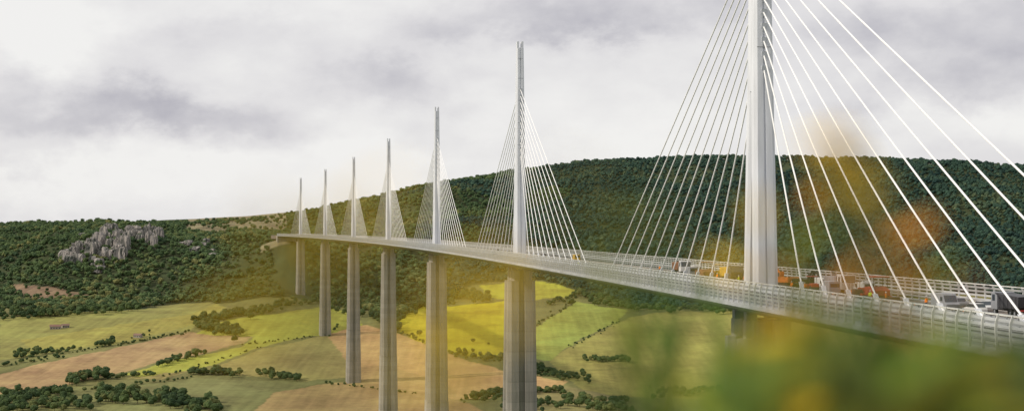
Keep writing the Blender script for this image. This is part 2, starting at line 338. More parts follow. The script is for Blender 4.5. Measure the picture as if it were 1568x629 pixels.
for px,py,h in [(873,468,13),(643,514,10),(724,524,7),(300,546,13),(58,540,9),(748,527,4),(330,563,6),(160,580,14),(938,621,13),(118,590,11)]:
    g=ground_at_px(px,py)
    if g:
        t=bpy.data.objects.new('oak_tree',hedge_m[random.randrange(4)]); link(t); t.location=(g[0],g[1],g[2]-.5); t.scale=(h*1.1,h*1.1,h); t.rotation_euler=(0,0,random.uniform(0,6))

# cliffs : separate buttresses with woodland between ---------------------
bm=bmesh.new(); rr=random.Random(5)
clusters=[(106,400,9,10,5),(122,390,7,13,4),(140,384,7,18,5),(158,370,6,18,3),(172,360,8,18,5),(168,392,7,14,4),(186,390,6,22,6),(203,366,7,18,4),(214,358,7,14,4),(232,368,8,20,8),(245,364,5,15,4),(150,406,9,8,3),
 (300,386,8,6,3),(318,380,6,6,2),(330,392,5,5,2),(284,376,6,4,2),(128,366,6,5,2)]
crags=[]; CT=[]
for cx_,cy_,sx_,hz,nn in clusters:
    for i in range(nn): crags.append((cx_+rr.gauss(0,sx_*.6),cy_+rr.gauss(0,5),hz*rr.uniform(.9,1.7)*1.3,rr.uniform(5,10.5)))
    for i in range(3):
        g=ground_at_px(cx_+rr.gauss(0,9),cy_+rr.uniform(6,16))
        if g: CT.append((g[0],g[1]-10,g[2]-2,rr.uniform(8,14)))
scatter('cliff_woodland',CT,far_l)
for px,py,hgt,wd in crags:
    g=ground_at_px(px,py)
    if not g: continue
    x,y,z=g; gm=bmesh.ops.create_icosphere(bm,subdivisions=4,radius=1); ph=rr.uniform(0,99); ys=rr.uniform(.8,1.3)
    for v_ in gm['verts']:
        c=v_.co.copy(); m_=max(abs(c.x),abs(c.y),abs(c.z)); c=c.lerp(c/m_,.75)
        k=1+.5*mn.noise(Vector((c.x*1.6+ph,c.y*1.6,c.z*.6)))+.32*mn.noise(Vector((c.x*4+ph,c.y*4,c.z*1.1)))
        k*=1-.16*(c.z*.5+.5)
        v_.co=Vector((x+c.x*wd*k,y-1+c.y*wd*ys*k,z+3+c.z*hgt*.5*(1+.35*mn.noise(Vector((c.x*3,c.y*3,ph))))))
me=bpy.data.meshes.new('limestone_cliff'); bm.to_mesh(me); bm.free(); me.materials.append(M_rock); link(bpy.data.objects.new('limestone_cliff',me))

# ------------------------------------------------------------ viaduct
def cen(k): return 46.4-39.8*k-3.45*k*k, 288+337*k, -10.8+.8*k
def frame(k):
    x,y,z=cen(k); dx=-39.8-6.9*k; dy=337; l=math.hypot(dx,dy); ax=Vector((dx/l,dy/l,0)); tr=Vector((dy/l,-dx/l,0))
    return Vector((x,y,z)),ax,tr
def dp(k,u,z=0,a=0):
    o_,ax,tr=frame(k); return o_+tr*u+ax*a+Vector((0,0,z))
vi=empty('cable_stayed_viaduct')
KS=[-.6+i*.02 for i in range(0,81)]+[1.0+.05*i for i in range(1,113)]
KS=[k for k in KS if k<=6.62]
def sweep(name,sec,mat,closed=True,ks=KS,mats=None,mi=None,smooth=False):
    V=[];Fc=[];MI=[]; n_=len(sec)
    for k in ks:
        for u,z in sec: V.append(dp(k,u,z))
    m_=n_ if closed else n_-1
    for i in range(len(ks)-1):
        for j in range(m_):
            a=i*n_+j; b=i*n_+(j+1)%n_; Fc.append((a,b,b+n_,a+n_)); MI.append(mi[j] if mi else 0)
    if closed: Fc.append(tuple(range(n_))); MI.append(0); Fc.append(tuple(range((len(ks)-1)*n_,len(ks)*n_))[::-1]); MI.append(0)
    return mesh_obj(name,V,Fc,mats or mat,vi,MI,smooth)
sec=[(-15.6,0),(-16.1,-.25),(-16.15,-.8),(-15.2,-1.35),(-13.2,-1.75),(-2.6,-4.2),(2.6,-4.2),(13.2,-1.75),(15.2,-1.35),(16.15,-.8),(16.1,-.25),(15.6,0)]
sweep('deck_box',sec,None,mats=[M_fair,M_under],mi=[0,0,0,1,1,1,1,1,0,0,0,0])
for sgn,mt in ((-1,M_asph2),(1,M_asph)):
    e=[(sgn*2.6,.004),(sgn*14.3,.004)]; e=e if sgn>0 else e[::-1]
    sweep('carriageway',e,mt,closed=False)
    for uu in (3.2,13.4):
        a,b=sorted((sgn*uu,sgn*(uu+.2))); sweep('edge_marking',[(a,.008),(b,.008)],M_line,closed=False)
    V=[];Fc=[]
    for uu in (6.6,10.0):
        k=-.6
        while k<3:
            b=len(V); V+=[dp(k,sgn*uu-.08,.008),dp(k,sgn*uu+.08,.008),dp(k+.009,sgn*uu+.08,.008),dp(k+.009,sgn*uu-.08,.008)]; Fc.append((b,b+1,b+2,b+3)); k+=.038
    mesh_obj('lane_marking',V,Fc,M_line,vi)
def rail(name,u,z0,h,t,mat): sweep(name,[(u-t/2,z0),(u+t/2,z0),(u+t/2,z0+h),(u-t/2,z0+h)],mat)
slz=[(.30,0.0),(.88,.14),(1.46,.22),(2.04,.22),(2.62,.12)]
for sg in (-1,1):
    for z0,o_ in slz:
        u=sg*(15.75+o_); tilt=sg*(.06 if z0<1.6 else -.07)
        sweep('wind_screen_slat',[(u-.03,z0),(u+.03,z0),(u+.03+tilt,z0+.28),(u-.03+tilt,z0+.28)],M_slat)
    rail('screen_top_rail',sg*15.72,3.17,.14,.14,M_sp)
    for z0 in (.45,.85): rail('safety_rail',sg*14.7,z0,.22,.1,M_post)
    for z0 in (.4,.8): rail('median_rail',sg*2.2,z0,.25,.1,M_post)
def bars(name,items,mat):
    V=[];Fc=[]
    for A_,B_,ax,tr,wa,wt in items:
        b=len(V)
        for p in (A_,B_):
            for sa,st in ((-1,-1),(1,-1),(1,1),(-1,1)): V.append(p+ax*sa*wa/2+tr*st*wt/2)
        Fc+= [(b,b+1,b+5,b+4),(b+1,b+2,b+6,b+5),(b+2,b+3,b+7,b+6),(b+3,b,b+4,b+7),(b+4,b+5,b+6,b+7),(b+3,b+2,b+1,b)]
    mesh_obj(name,V,Fc,mat,vi)
it=[];it2=[];k=-.6
while k<6.6:
    o_,ax,tr=frame(k)
    for sg in (-1,1):
        pts=[(15.95,-.9),(15.98,0),(16.02,.9),(16.08,1.7),(16.03,2.6),(15.8,3.3)]
        for a,b in zip(pts[:-1],pts[1:]): it.append((o_+tr*sg*a[0]+Vector((0,0,a[1])),o_+tr*sg*b[0]+Vector((0,0,b[1])),ax,tr,.14,.26))
        it2.append((o_+tr*sg*14.8,o_+tr*sg*14.8+Vector((0,0,1.05)),ax,tr,.12,.12)); it2.append((o_+tr*sg*2.1,o_+tr*sg*2.1+Vector((0,0,1)),ax,tr,.12,.12))
    k+=3.2/340
bars('screen_posts',it,M_sp); bars('rail_posts',it2,M_post)

def loft(name,secs,mat,parent=vi,cap=True):
    n_=len(secs[0]); V=[p for s_ in secs for p in s_]; Fc=[]
    for i in range(len(secs)-1):
        for j in range(n_):
            a=i*n_+j;b=i*n_+(j+1)%n_; Fc.append((a,b,b+n_,a+n_))
    if cap: Fc.append(tuple(range(n_))[::-1]); Fc.append(tuple(range((len(secs)-1)*n_,len(secs)*n_)))
    return mesh_obj(name,V,Fc,mat,parent)
def pier_sec(o_,ax,tr,w,h,z,a0):
    c=min(1.6,h*.45); g=w*.17; nd=min(1.8,h*.6)
    pts=[(-w,-h+c),(-w+c*1.5,-h),(-g*1.3,-h),(-g,-h+nd),(g,-h+nd),(g*1.3,-h),(w-c*1.5,-h),(w,-h+c),(w,h-c),(w-c*1.5,h),(g*1.3,h),(g,h-nd),(-g,h-nd),(-g*1.3,h),(-w+c*1.5,h),(-w,h-c)]
    return [Vector((o_.x,o_.y,z))+tr*u+ax*(v_+a0) for u,v_ in pts]
def cable(V,Fc,A_,B_,r):
    d=(B_-A_).normalized(); u=d.orthogonal().normalized(); w3=d.cross(u); b=len(V)
    for p in (A_,B_):
        for j in range(6): t=j*math.pi/3; V.append(p+(u*math.cos(t)+w3*math.sin(t))*r)
    for j in range(6): Fc.append((b+j,b+(j+1)%6,b+6+(j+1)%6,b+6+j))
for k in range(7):
    o_,ax,tr=frame(k); zb=o_.z-4.25
    gz=float(height([o_.x],[o_.y])[0])-6
    H90=min(90,(zb-gz)*.75)
    for sg in (-1,1):
        secs=[]
        for f in [0,.045,.046,.3,.6,1]:
            z=zb-1.2-f*H90; secs.append(pier_sec(o_,ax,tr,(4.3 if f<.0455 else 5.45+f*H90*.012),1.9+f*H90*.012,z,sg*(4.1+f*1.2)))
        loft('pier_shaft',secs[::-1],M_conc)
    secs=[]
    for f in [0,.5,1]:
        z=zb-1.2-H90-f*(zb-1.2-H90-gz); dn=zb-z; secs.append(pier_sec(o_,ax,tr,5.5+dn*.014,8.0+(dn-90)*.02,z,0))
    loft('pier_base',secs[::-1],M_conc)
    for sg in (-1,1):
        for uu in (-3.1,3.1):
            loft('bearing',[[Vector((o_.x,o_.y,z))+tr*(uu+a)+ax*(sg*4.1+b) for a,b in ((-1,-1),(1,-1),(1,1),(-1,1))] for z in (zb-1.25,zb+.6)],M_under)
    def msec(w,h,z,a0): 
        c=.30*w
        return [Vector((o_.x,o_.y,o_.z+z))+tr*u+ax*(v_+a0) for u,v_ in [(-w,-h+c*.8),(-w+c,-h),(-.22,-h),(-.14,-h+.3),(.14,-h+.3),(.22,-h),(w-c,-h),(w,-h+c*.8),(w,h-c*.8),(w-c,h),(-w+c,h),(-w,h-c*.8)]]
    for sg in (-1,1):
        loft('mast_leg',[msec(2.25-.4*z/38,1.1+.3*z/38,z,sg*(3.1-1.7*z/38)) for z in (-.0,10,20,30,38.5)],M_white)
    loft('mast',[msec(1.86-.5*(z-36)/50,2.85-1.3*(z-36)/50,z,0) for z in (37,45,60,75,84.5)],M_white)
    for sg in (-1,1):
        loft('mast_head',[[Vector((o_.x,o_.y,o_.z+z))+tr*(sg*.9+a)+ax*b for a,b in ((-.4,-1.5),(.4,-1.5),(.4,1.5),(-.4,1.5))] for z in (84.4,87)],M_white)
    bars('mast_joints',[(o_+Vector((0,0,z)),o_+Vector((0,0,z+.12)),ax,tr,2*(2.85-1.3*(z-36)/50)+.08,2*(1.86-.5*(z-36)/50)-.9) for z in (45,54,63,72,80)],M_post)
    V=[];Fc=[];an=[]
    for i in range(11):
        za=41+2.65*i; aa=26+12.3*i
        hl=2.85-1.3*(za-36)/50
        for sg in (-1,1):
            kk=k+sg*aa/340; B_=dp(kk,0,.5)
            A_=Vector((o_.x,o_.y,o_.z+za))+ax*sg*(hl-.2)
            cable(V,Fc,A_,B_,.14)
            an.append((B_-Vector((0,0,.5)),B_+(A_-B_).normalized()*2.2,ax,tr,.7,.6))
            an.append((A_-ax*sg*.1-Vector((0,0,.9)),A_+ax*sg*.35+Vector((0,0,.5)),ax,tr,.4,1.0))
    mesh_obj('stay_cables',V,Fc,M_cable,vi); bars('cable_anchors',an,M_white)
for k,a in ((-.6,-8),(6.6,8)):
    o_,ax,tr=frame(k)
    loft('abutment',[[Vector((o_.x,o_.y,o_.z+z))+tr*u+ax*(v_+a) for u,v_ in ((-15.5,-9),(15.5,-9),(15.5,9),(-15.5,9))] for z in (-22,-.1)],M_conc)
    loft('approach_road',[[Vector((o_.x,o_.y,o_.z+z))+tr*u+ax*(v_) for u,v_ in ((-14,a*2),(14,a*2),(14,a*16),(-14,a*16))] for z in (-6,.0)],M_asph)

def house(name,px,py,w_,l_,h_,rz,wallc=(.5,.45,.38),roofc=(.28,.14,.09)):
    g=ground_at_px(px,py)
    if not g: return
    r=empty(name,(g[0],g[1],g[2]-.3),rz)
    wm=simple('render_wall',wallc,.9); rm=simple('tile_roof',roofc,.9)
    V=[(-l_/2,-w_/2,0),(l_/2,-w_/2,0),(l_/2,w_/2,0),(-l_/2,w_/2,0),(-l_/2,-w_/2,h_),(l_/2,-w_/2,h_),(l_/2,w_/2,h_),(-l_/2,w_/2,h_),(-l_/2,0,h_+w_*.3),(l_/2,0,h_+w_*.3)]
    mesh_obj('walls',V,[(0,1,5,4),(1,2,6,9,5),(2,3,7,6),(3,0,4,8,7)],wm,r)
    e=.5; zr=h_+w_*.3+.12; ze=h_-.2
    V=[(-l_/2-e,-w_/2-e,ze),(l_/2+e,-w_/2-e,ze),(l_/2+e,0,zr),(-l_/2-e,0,zr),(l_/2+e,w_/2+e,ze),(-l_/2-e,w_/2+e,ze)]
    mesh_obj('roof',V,[(0,1,2,3),(3,2,4,5)],rm,r)
    V=[];Fc=[]
    for i in range(4):
        x=-l_/2+l_*(i+.5)/4
        for sy in (-1,1):
            b=len(V); y=sy*(w_/2+.03); V+=[(x-.6,y,1),(x+.6,y,1),(x+.6,y,2.4),(x-.6,y,2.4)]; Fc.append((b,b+1,b+2,b+3))
    mesh_obj('windows',V,Fc,M_glass,r)
house('farmhouse',86,503,7,14,4,.2,(.3,.26,.22),(.20,.12,.09)); house('stone_barn',212,516,6,10,3.5,-.3,(.3,.27,.22),(.2,.13,.1)); house('stone_barn',101,501,6,9,3.5,.5,(.3,.27,.22),(.2,.13,.1))

# ------------------------------------------------------------ vehicles / machines
class B:
    def __init__(s,root): s.root=root; s.parts={}
    def _p(s,n,m):
        key=(n,m.name)
        if key not in s.parts: s.parts[key]=([],[],m)
        return s.parts[key]
    def prism(s,n,prof,y0,y1,m,inset=0):
        V,Fc,_=s._p(n,m); b=len(V); k=len(prof)
        for y in (y0,y1):
            for x,z in prof: V.append((x,y,z))
        Fc.append(tuple(range(b,b+k))); Fc.append(tuple(range(b+k,b+2*k))[::-1])
        for j in range(k): Fc.append((b+j,b+k+j,b+k+(j+1)%k,b+(j+1)%k))
    def box(s,n,x0,x1,y0,y1,z0,z1,m): s.prism(n,[(x0,z0),(x1,z0),(x1,z1),(x0,z1)],y0,y1,m)
    def wheel(s,x,y,r,w_,n='wheels'):
        s.prism(n,[(x+r*math.cos(t*math.pi/8),r+r*math.sin(t*math.pi/8)) for t in range(16)],y-w_/2,y+w_/2,M_rubber)
        s.prism(n+'_hubs',[(x+r*.5*math.cos(t*math.pi/4),r+r*.5*math.sin(t*math.pi/4)) for t in range(8)],y-w_/2-.02,y+w_/2+.02,M_grey)
    def limb(s,n,a,b,t0,t1,y0,y1,m):
        a=Vector(a);b=Vector(b);d=(b-a).normalized();p=Vector((-d.y,d.x)); s.prism(n,[tuple(a-p*t0),tuple(b-p*t1),tuple(b+p*t1),tuple(a+p*t0)],y0,y1,m)
    def done(s):
        for (n,_),(V,Fc,m) in s.parts.items():
            o=mesh_obj(n,V,Fc,m,s.root); 
            bm=bmesh.new(); bm.from_mesh(o.data); bmesh.ops.recalc_face_normals(bm,faces=bm.faces); bm.to_mesh(o.data); bm.free()
            md=o.modifiers.new('bevel','BEVEL'); md.width=.05; md.segments=2; md.limit_method='ANGLE'
def kfor(px,u):
    lo,hi=-.55,6.4
    for _ in range(50):
        m_=(lo+hi)/2; p=dp(m_,u)
        if CX+F*p.x/p.y>px: lo=m_
        else: hi=m_
    return lo
SC=1.0
def place(name,px,u,flip=False,yaw=0):
    k=kfor(px,u); o_,ax,tr=frame(k); p=dp(k,u,.01); e=empty(name,p,math.atan2(ax.y,ax.x)+(math.pi if flip else 0)+yaw); e.scale=(SC,SC,SC); return e
def car(px,u,m,flip=False,name='car'):
    b=B(place(name,px,u,flip))
    b.prism('body',[(-2.1,.35),(2.1,.35),(2.2,.75),(1.1,.95),(-2.0,1.0),(-2.15,.7)],-.88,.88,m)
    b.prism('windows',[(-1.85,1.0),(1.05,.95),(.4,1.42),(-1.4,1.45)],-.78,.78,M_glass); b.box('roof',-1.35,.35,-.72,.72,1.43,1.5,m)
    for x in (-1.35,1.35):
        for y in (-.8,.8): b.wheel(x,y,.33,.22)
    b.done()
def van(px,u,m=M_carw,flip=False):
    b=B(place('delivery_van',px,u,flip))
    b.prism('body',[(-2.8,.45),(2.7,.45),(2.8,1.1),(2.1,1.35),(1.4,2.35),(1.1,2.5),(-2.75,2.5)],-1,1,m)
    b.prism('windscreen',[(2.12,1.38),(1.45,2.28),(1.35,2.28),(2.0,1.38)],-.88,.88,M_glass); b.box('side_windows',.6,1.45,-1.02,1.02,1.45,2.1,M_glass)
    b.box('rear_windows',-2.79,-2.7,-.8,.8,1.5,2.15,M_glass); b.box('bumper',2.7,2.9,-.95,.95,.4,.7,M_dark); b.box('rear_bumper',-2.9,-2.7,-.95,.95,.4,.65,M_dark)
    for x in (-1.8,1.8):
        for y in (-.9,.9): b.wheel(x,y,.38,.25)
    b.done()
def truck(px,u,mc,mb,flip=False):
    b=B(place('dump_truck',px,u,flip))
    b.box('chassis',-4,3.8,-.5,.5,.7,1.0,M_dark)
    b.prism('cab',[(2.1,.8),(4.0,.8),(4.05,1.8),(3.8,3.1),(2.1,3.1)],-1.22,1.22,mc)
    b.prism('windscreen',[(4.09,1.9),(3.86,2.95),(3.7,2.95),(3.9,1.9)],-1.1,1.1,M_glass); b.box('side_windows',2.7,3.6,-1.24,1.24,1.9,2.8,M_glass)
    b.prism('tipper_body',[(-4.2,1.3),(-3.9,1.05),(1.6,1.05),(1.9,2.7),(2.6,2.9),(2.6,3.0),(1.6,2.95),(-4.4,2.7)],-1.25,1.25,mb)
    for i in range(5): b.box('body_ribs',-3.7+i*1.2,-3.55+i*1.2,-1.32,1.32,1.1,2.6,mb)
    b.box('rear_lights',-4.3,-4.15,-1.2,1.2,.8,1.0,M_red)
    for x in (-3.1,-1.8,3.0):
        for y in (-1.0,1.0): b.wheel(x,y,.5,.35)
    b.done()
def excavator(px,u,m,flip=False,yaw=0,name='excavator'):
    b=B(place(name,px,u,flip,yaw))
    for y in (-1.1,1.1):
        b.prism('tracks',[(-1.6,.0),(1.6,.0),(1.95,.3),(1.95,.6),(1.6,.85),(-1.6,.85),(-1.95,.6),(-1.95,.3)],y-.28,y+.28,M_dark)
    b.box('undercarriage',-.9,.9,-.9,.9,.4,.95,M_dark)
    b.prism('house',[(-2.3,1.0),(1.2,1.0),(1.2,1.7),(.2,1.9),(-2.1,2.0),(-2.5,1.7)],-1.2,1.2,m)
    b.box('engine_grille',-2.54,-2.3,-.9,.9,1.15,1.7,M_dark)
    b.prism('cab',[(.0,1.7),(1.35,1.2),(1.45,1.9),(1.1,2.85),(.0,2.9)],.2,1.2,m); b.prism('cab_glass',[(.15,1.95),(1.42,1.9),(1.1,2.7),(.15,2.7)],.17,1.23,M_glass)
    b.limb('boom',(.8,1.6),(2.3,3.2),.3,.32,-.4,0,m); b.limb('boom',(2.2,3.2),(3.9,3.0),.32,.2,-.4,0,m); b.limb('arm',(3.8,3.2),(4.5,1.2),.22,.15,-.36,-.04,m)
    b.limb('hydraulic_ram',(1.4,1.5),(2.6,2.9),.08,.08,-.5,-.42,M_grey)
    b.prism('bucket',[(4.6,1.3),(4.8,.7),(4.4,.2),(3.7,.3),(3.9,.7),(4.3,.8)],-.75,.35,M_dark); b.done()
def roller(px,u,m,flip=False):
    b=B(place('road_roller',px,u,flip))
    for x in (-1.5,1.5): b.prism('drums',[(x+.62*math.cos(t*math.pi/9),.62+.62*math.sin(t*math.pi/9)) for t in range(18)],-.85,.85,M_dark)
    b.prism('body',[(-2.0,1.0),(-1.9,1.6),(-.7,1.7),(-.7,.8),(.5,.8),(.6,1.5),(1.9,1.5),(2.1,1.0),(.9,.75),(-.9,.75)],-.7,.7,m)
    for x in (-.7,.7):
        for y in (-.65,.65): b.box('canopy_posts',x-.04,x+.04,y-.04,y+.04,1.4,2.8,M_dark)
    b.box('canopy',-1,1,-.85,.85,2.8,2.92,m); b.box('seat',-.3,.2,-.3,.3,.9,1.5,M_dark); b.done()
def paver(px,u,m,flip=False):
    b=B(place('asphalt_paver',px,u,flip))
    b.prism('tracks',[(-1.8,0),(1.5,0),(1.8,.35),(1.5,.75),(-1.6,.75),(-2,.4)],-1.2,-.8,M_dark); b.prism('tracks',[(-1.8,0),(1.5,0),(1.8,.35),(1.5,.75),(-1.6,.75),(-2,.4)],.8,1.2,M_dark)
    b.prism('body',[(-2,.7),(1.6,.7),(1.6,1.9),(-.3,2.0),(-2,1.5)],-1.25,1.25,m); b.prism('hopper',[(1.6,.5),(3.3,.6),(3.5,1.7),(3.3,1.7),(3.0,.9),(1.6,.9)],-1.6,1.6,m)
    b.box('screed',-3.4,-2.5,-2.2,2.2,.05,.6,M_dark); b.limb('screed_arm',(-2.6,.4),(.6,1.2),.12,.1,-1.45,-1.3,m); b.limb('screed_arm',(-2.6,.4),(.6,1.2),.12,.1,1.3,1.45,m)
    for x in (-1.6,.3):
        for y in (-1,1): b.box('canopy_posts',x-.05,x+.05,y-.05,y+.05,1.8,3.3,M_dark)
    b.box('canopy',-2,.7,-1.2,1.2,3.3,3.45,m); b.done()
def cone(px,u):
    r=place('traffic_cone',px,u); V=[];Fc=[]
    for z,rr_ in ((.03,.2),(.75,.04)):
        for j in range(10): V.append((rr_*math.cos(j*.628),rr_*math.sin(j*.628),z))
    for j in range(10): Fc.append((j,(j+1)%10,10+(j+1)%10,10+j))
    mesh_obj('cone',V,Fc,M_org,r); b=B(r); b.box('base',-.22,.22,-.22,.22,0,.04,M_dark); b.box('sleeve',-.12,.12,-.12,.12,.35,.48,M_carw); b.done()
M_skin=simple('skin',(.45,.27,.19)); M_navy=simple('navy_trousers',(.03,.035,.06)); M_hv=simple('hi_vis_orange',(.85,.22,.02),.7); M_hvy=simple('hi_vis_yellow',(.65,.75,.05),.7)
def worker(px,u,yaw,vest,pose=0):
    r=place('road_worker',px,u,False,yaw)
    f=.18+.1*pose; J=[((0,0,.95),.13,-1),((0,0,1.2),.14,0),((0,0,1.42),.15,1),((0,0,1.53),.06,2),((.02,0,1.66),.10,3),((.02,0,1.74),.085,4),
     ((0,.1,.9),.1,0),((f*.6,.11,.5),.07,6),((f*.3,.12,.08),.045,7),((f*.3+.16,.12,.04),.04,8),((0,-.1,.9),.1,0),((-f*.2,-.11,.5),.07,10),((-f*.9,-.12,.08),.045,11),((-f*.9+.16,-.12,.04),.04,12),
     ((0,.2,1.42),.065,2),((.05+.1*pose,.27,1.14),.05,14),((.22+.2*pose,.24,.98+.2*pose),.038,15),((.28+.2*pose,.22,.95+.22*pose),.04,16),((0,-.2,1.42),.065,2),((.0,-.27,1.14),.05,18),((.1,-.26,.9),.038,19),((.13,-.25,.82),.04,20)]
    me=bpy.data.meshes.new('body'); me.from_pydata([j[0] for j in J],[(j[2],i) for i,j in enumerate(J) if j[2]>=0],[]); o=bpy.data.objects.new('body',me); link(o)
    o.modifiers.new('s','SKIN'); 
    for i,j in enumerate(J): me.skin_vertices[0].data[i].radius=(j[1],j[1]); 
    me.skin_vertices[0].data[0].use_root=True
    sb=o.modifiers.new('ss','SUBSURF'); sb.levels=1; sb.render_levels=1
    dg=bpy.context.evaluated_depsgraph_get(); m2=bpy.data.meshes.new_from_object(o.evaluated_get(dg)); bpy.data.objects.remove(o)
    for mm in (M_navy,vest,M_skin): m2.materials.append(mm)
    for p in m2.polygons:
        c=p.center; hand=abs(c.y)>.19 and (c.z<.9 or (pose and c.x>.36)); p.material_index=2 if (c.z>1.52 or hand) else (1 if c.z>.92 else 0); p.use_smooth=True
    ob=bpy.data.objects.new('body',m2); link(ob); ob.parent=r
    bm=bmesh.new(); bmesh.ops.create_uvsphere(bm,u_segments=12,v_segments=8,radius=.13)
    for v_ in bm.verts:
        if v_.co.z<0: v_.co.z*=.1; v_.co.x*=1.15; v_.co.y*=1.1
        v_.co+=Vector((.02,0,1.73))
    m3=bpy.data.meshes.new('helmet'); bm.to_mesh(m3); bm.free(); m3.materials.append(M_carw); h=bpy.data.objects.new('helmet',m3); link(h); h.parent=r
SC=1.12
truck(1044,7,M_carw,M_brown,True); paver(1082,5.5,M_brown); roller(1099,8.5,M_yel); truck(1120,6,M_dark,M_yel,True); excavator(1202,7,M_org,False,.5); truck(1286,9,M_carw,M_grey,True); paver(1342,7,M_red)
SC=1.0
van(1064,9,M_carw); van(1131,10,M_grey); van(1058,4,M_grey)
roller(1243,6,M_red); van(1262,9.5,M_carw,True); roller(1308,5,M_dark); excavator(1235,11,M_dark,True,.3)
van(1270,5,M_grey); van(1447,5,M_grey,True); car(1492,6,M_carw); car(1508,10,M_carw,True); truck(1550,9,M_grey,M_dark); car(1463,10,M_grey); van(1322,10,M_carw)
car(757,-6,M_blue,True); car(762,6,M_dark); van(882,6,M_yel); car(832,7,M_dark)
for i,px in enumerate((808,812,850,900,935,975,1000,1020,1150,1215,1228,1275,1360,1400,1420,1475)): cone(px,3.6 if i%2 else 4.4)
for px,u,yw,vs,ps in [(807,-5,1,M_hv,0),(809,-6,2,M_hv,1),(1098,3.4,2,M_hv,1),(1112,4,.5,M_hv,0),(1140,5,3,M_hv,0),(1131,3.4,1,M_hvy,1),(1212,4,2.4,M_hv,1),(1232,4.5,0,M_hv,0),(1303,3.6,1,M_hv,0),(1332,3.8,2.6,M_hvy,1),(1356,4.4,4,M_hv,0),(1418,5,2,M_hv,0),(1010,6,2,M_hv,0),(885,-6,2,M_hvy,0)]:
    worker(px,u,yw,vs,ps)

# ------------------------------------------------------------ foreground shrub (close to the lens, out of focus)
def leaf_mat(name,c):
    m,nt,b=new_mat(name); N=nt.nodes.new; L=nt.links.new
    out=nt.nodes['Material Output']; b.inputs['Roughness'].default_value=.5; b.inputs['Specular IOR Level'].default_value=.25
    g=N('ShaderNodeNewGeometry'); n_=N('ShaderNodeTexNoise'); n_.inputs['Scale'].default_value=25; L(g.outputs['Position'],n_.inputs['Vector'])
    mr=N('ShaderNodeMapRange'); mr.inputs[1].default_value=.3; mr.inputs[2].default_value=.7; mr.inputs[3].default_value=.65; mr.inputs[4].default_value=1.3; L(n_.outputs[0],mr.inputs[0])
    v_=N('ShaderNodeVectorMath'); v_.operation='SCALE'; v_.inputs[0].default_value=c; L(mr.outputs[0],v_.inputs['Scale']); L(v_.outputs[0],b.inputs['Base Color'])
    t=N('ShaderNodeBsdfTranslucent'); L(v_.outputs[0],t.inputs['Color']); mx=N('ShaderNodeMixShader'); mx.inputs[0].default_value=.4
    L(b.outputs[0],mx.inputs[1]); L(t.outputs[0],mx.inputs[2]); L(mx.outputs[0],out.inputs[0]); return m
LM=[leaf_mat('leaf_green',(.13,.22,.03)),leaf_mat('leaf_olive',(.28,.29,.03)),leaf_mat('leaf_dark',(.05,.09,.02)),leaf_mat('leaf_orange',(.66,.27,.02)),leaf_mat('leaf_yellow',(.80,.54,.03)),leaf_mat('stem',(.12,.15,.04)),leaf_mat('leaf_russet',(.24,.06,.02))]
def add_leaf(V,Fc,MI,p,d,up,L_,wd,mi):
    d=d.normalized(); sd=d.cross(up); sd=sd.normalized() if sd.length>.01 else Vector((1,0,0)); nn=sd.cross(d); b=len(V); S_=6
    for i in range(S_+1):
        t=i/S_; wv=wd*math.sin(math.pi*min(1,t*.92+.06))**.8*.5; c=p+d*L_*t-nn*L_*.25*t*t
        V.append(c-sd*wv+nn*wv*.3); V.append(c); V.append(c+sd*wv+nn*wv*.3)
    for i in range(S_):
        for j in (0,1): a=b+i*3+j; Fc.append((a,a+1,a+4,a+3)); MI.append(mi)
def plant(name,stems,seed,upz=(.1,1.0)):
    rr_=random.Random(seed); root=empty(name); V=[];Fc=[];MI=[]; SV=[];SF=[]
    for (px,py,d,mis,nl,ll,wd,span) in stems:
        top=Vector(((px-CX)/F*d,d,(HY-py)/F*d)); gx_=top.x+rr_.uniform(-.12,.12); gy_=d+rr_.uniform(-.1,.25); base=Vector((gx_,gy_,float(height([gx_],[gy_])[0])-.05))
        pts=[]
        for i in range(15):
            t=i/14; p=base.lerp(top,t)+Vector((math.sin(t*3+px)*.03*(1-t),math.cos(t*2.4+px)*.03*(1-t),0)); pts.append(p)
        for a,b_ in zip(pts[:-1],pts[1:]): cable(SV,SF,a,b_,.0016)
        for i in range(nl):
            t=1-(i/nl)**1.2*span; f=t*14; a=int(min(13,f)); p=pts[a].lerp(pts[a+1],f-a)
            an_=rr_.uniform(0,6.28); dr=Vector((math.cos(an_),math.sin(an_)*.7,rr_.uniform(*upz)))
            add_leaf(V,Fc,MI,p,dr,Vector((rr_.uniform(-.5,.5),rr_.uniform(-1.6,-.2),.7)),ll*rr_.uniform(.7,1.3),wd*rr_.uniform(.7,1.3),rr_.choice(mis))
    mesh_obj('leaves',V,Fc,LM,root,MI,True); mesh_obj('stems',SV,SF,LM[5],root)
    return root
rs=random.Random(3)
st=[]
for i in range(74):
    px=rs.uniform(1115,1640); top=np.interp(px,[1100,1200,1300,1400,1500,1640],[575,540,548,565,582,592])+rs.uniform(-22,60)
    st.append((px,top,rs.uniform(.8,1.4),([0,0,1,0,2,0] if rs.random()<.6 else [0,1,1,0]) if px<1470 else [0,1,2,2,0,2],12,.042,.015,.12))
plant('wild_shrub',st,11)
st=[]
for i in range(40): # tall grass blades
    px=rs.choice([rs.uniform(950,1050),rs.uniform(1090,1500),rs.uniform(1090,1500)]); st.append((px,np.interp(px,[940,1000,1100,1500],[545,525,530,535])+rs.uniform(-10,80),rs.uniform(1.1,1.8),[0,0,1,2],4,.08,.006,.10))
plant('tall_grass',st,21,(1.2,3.5))
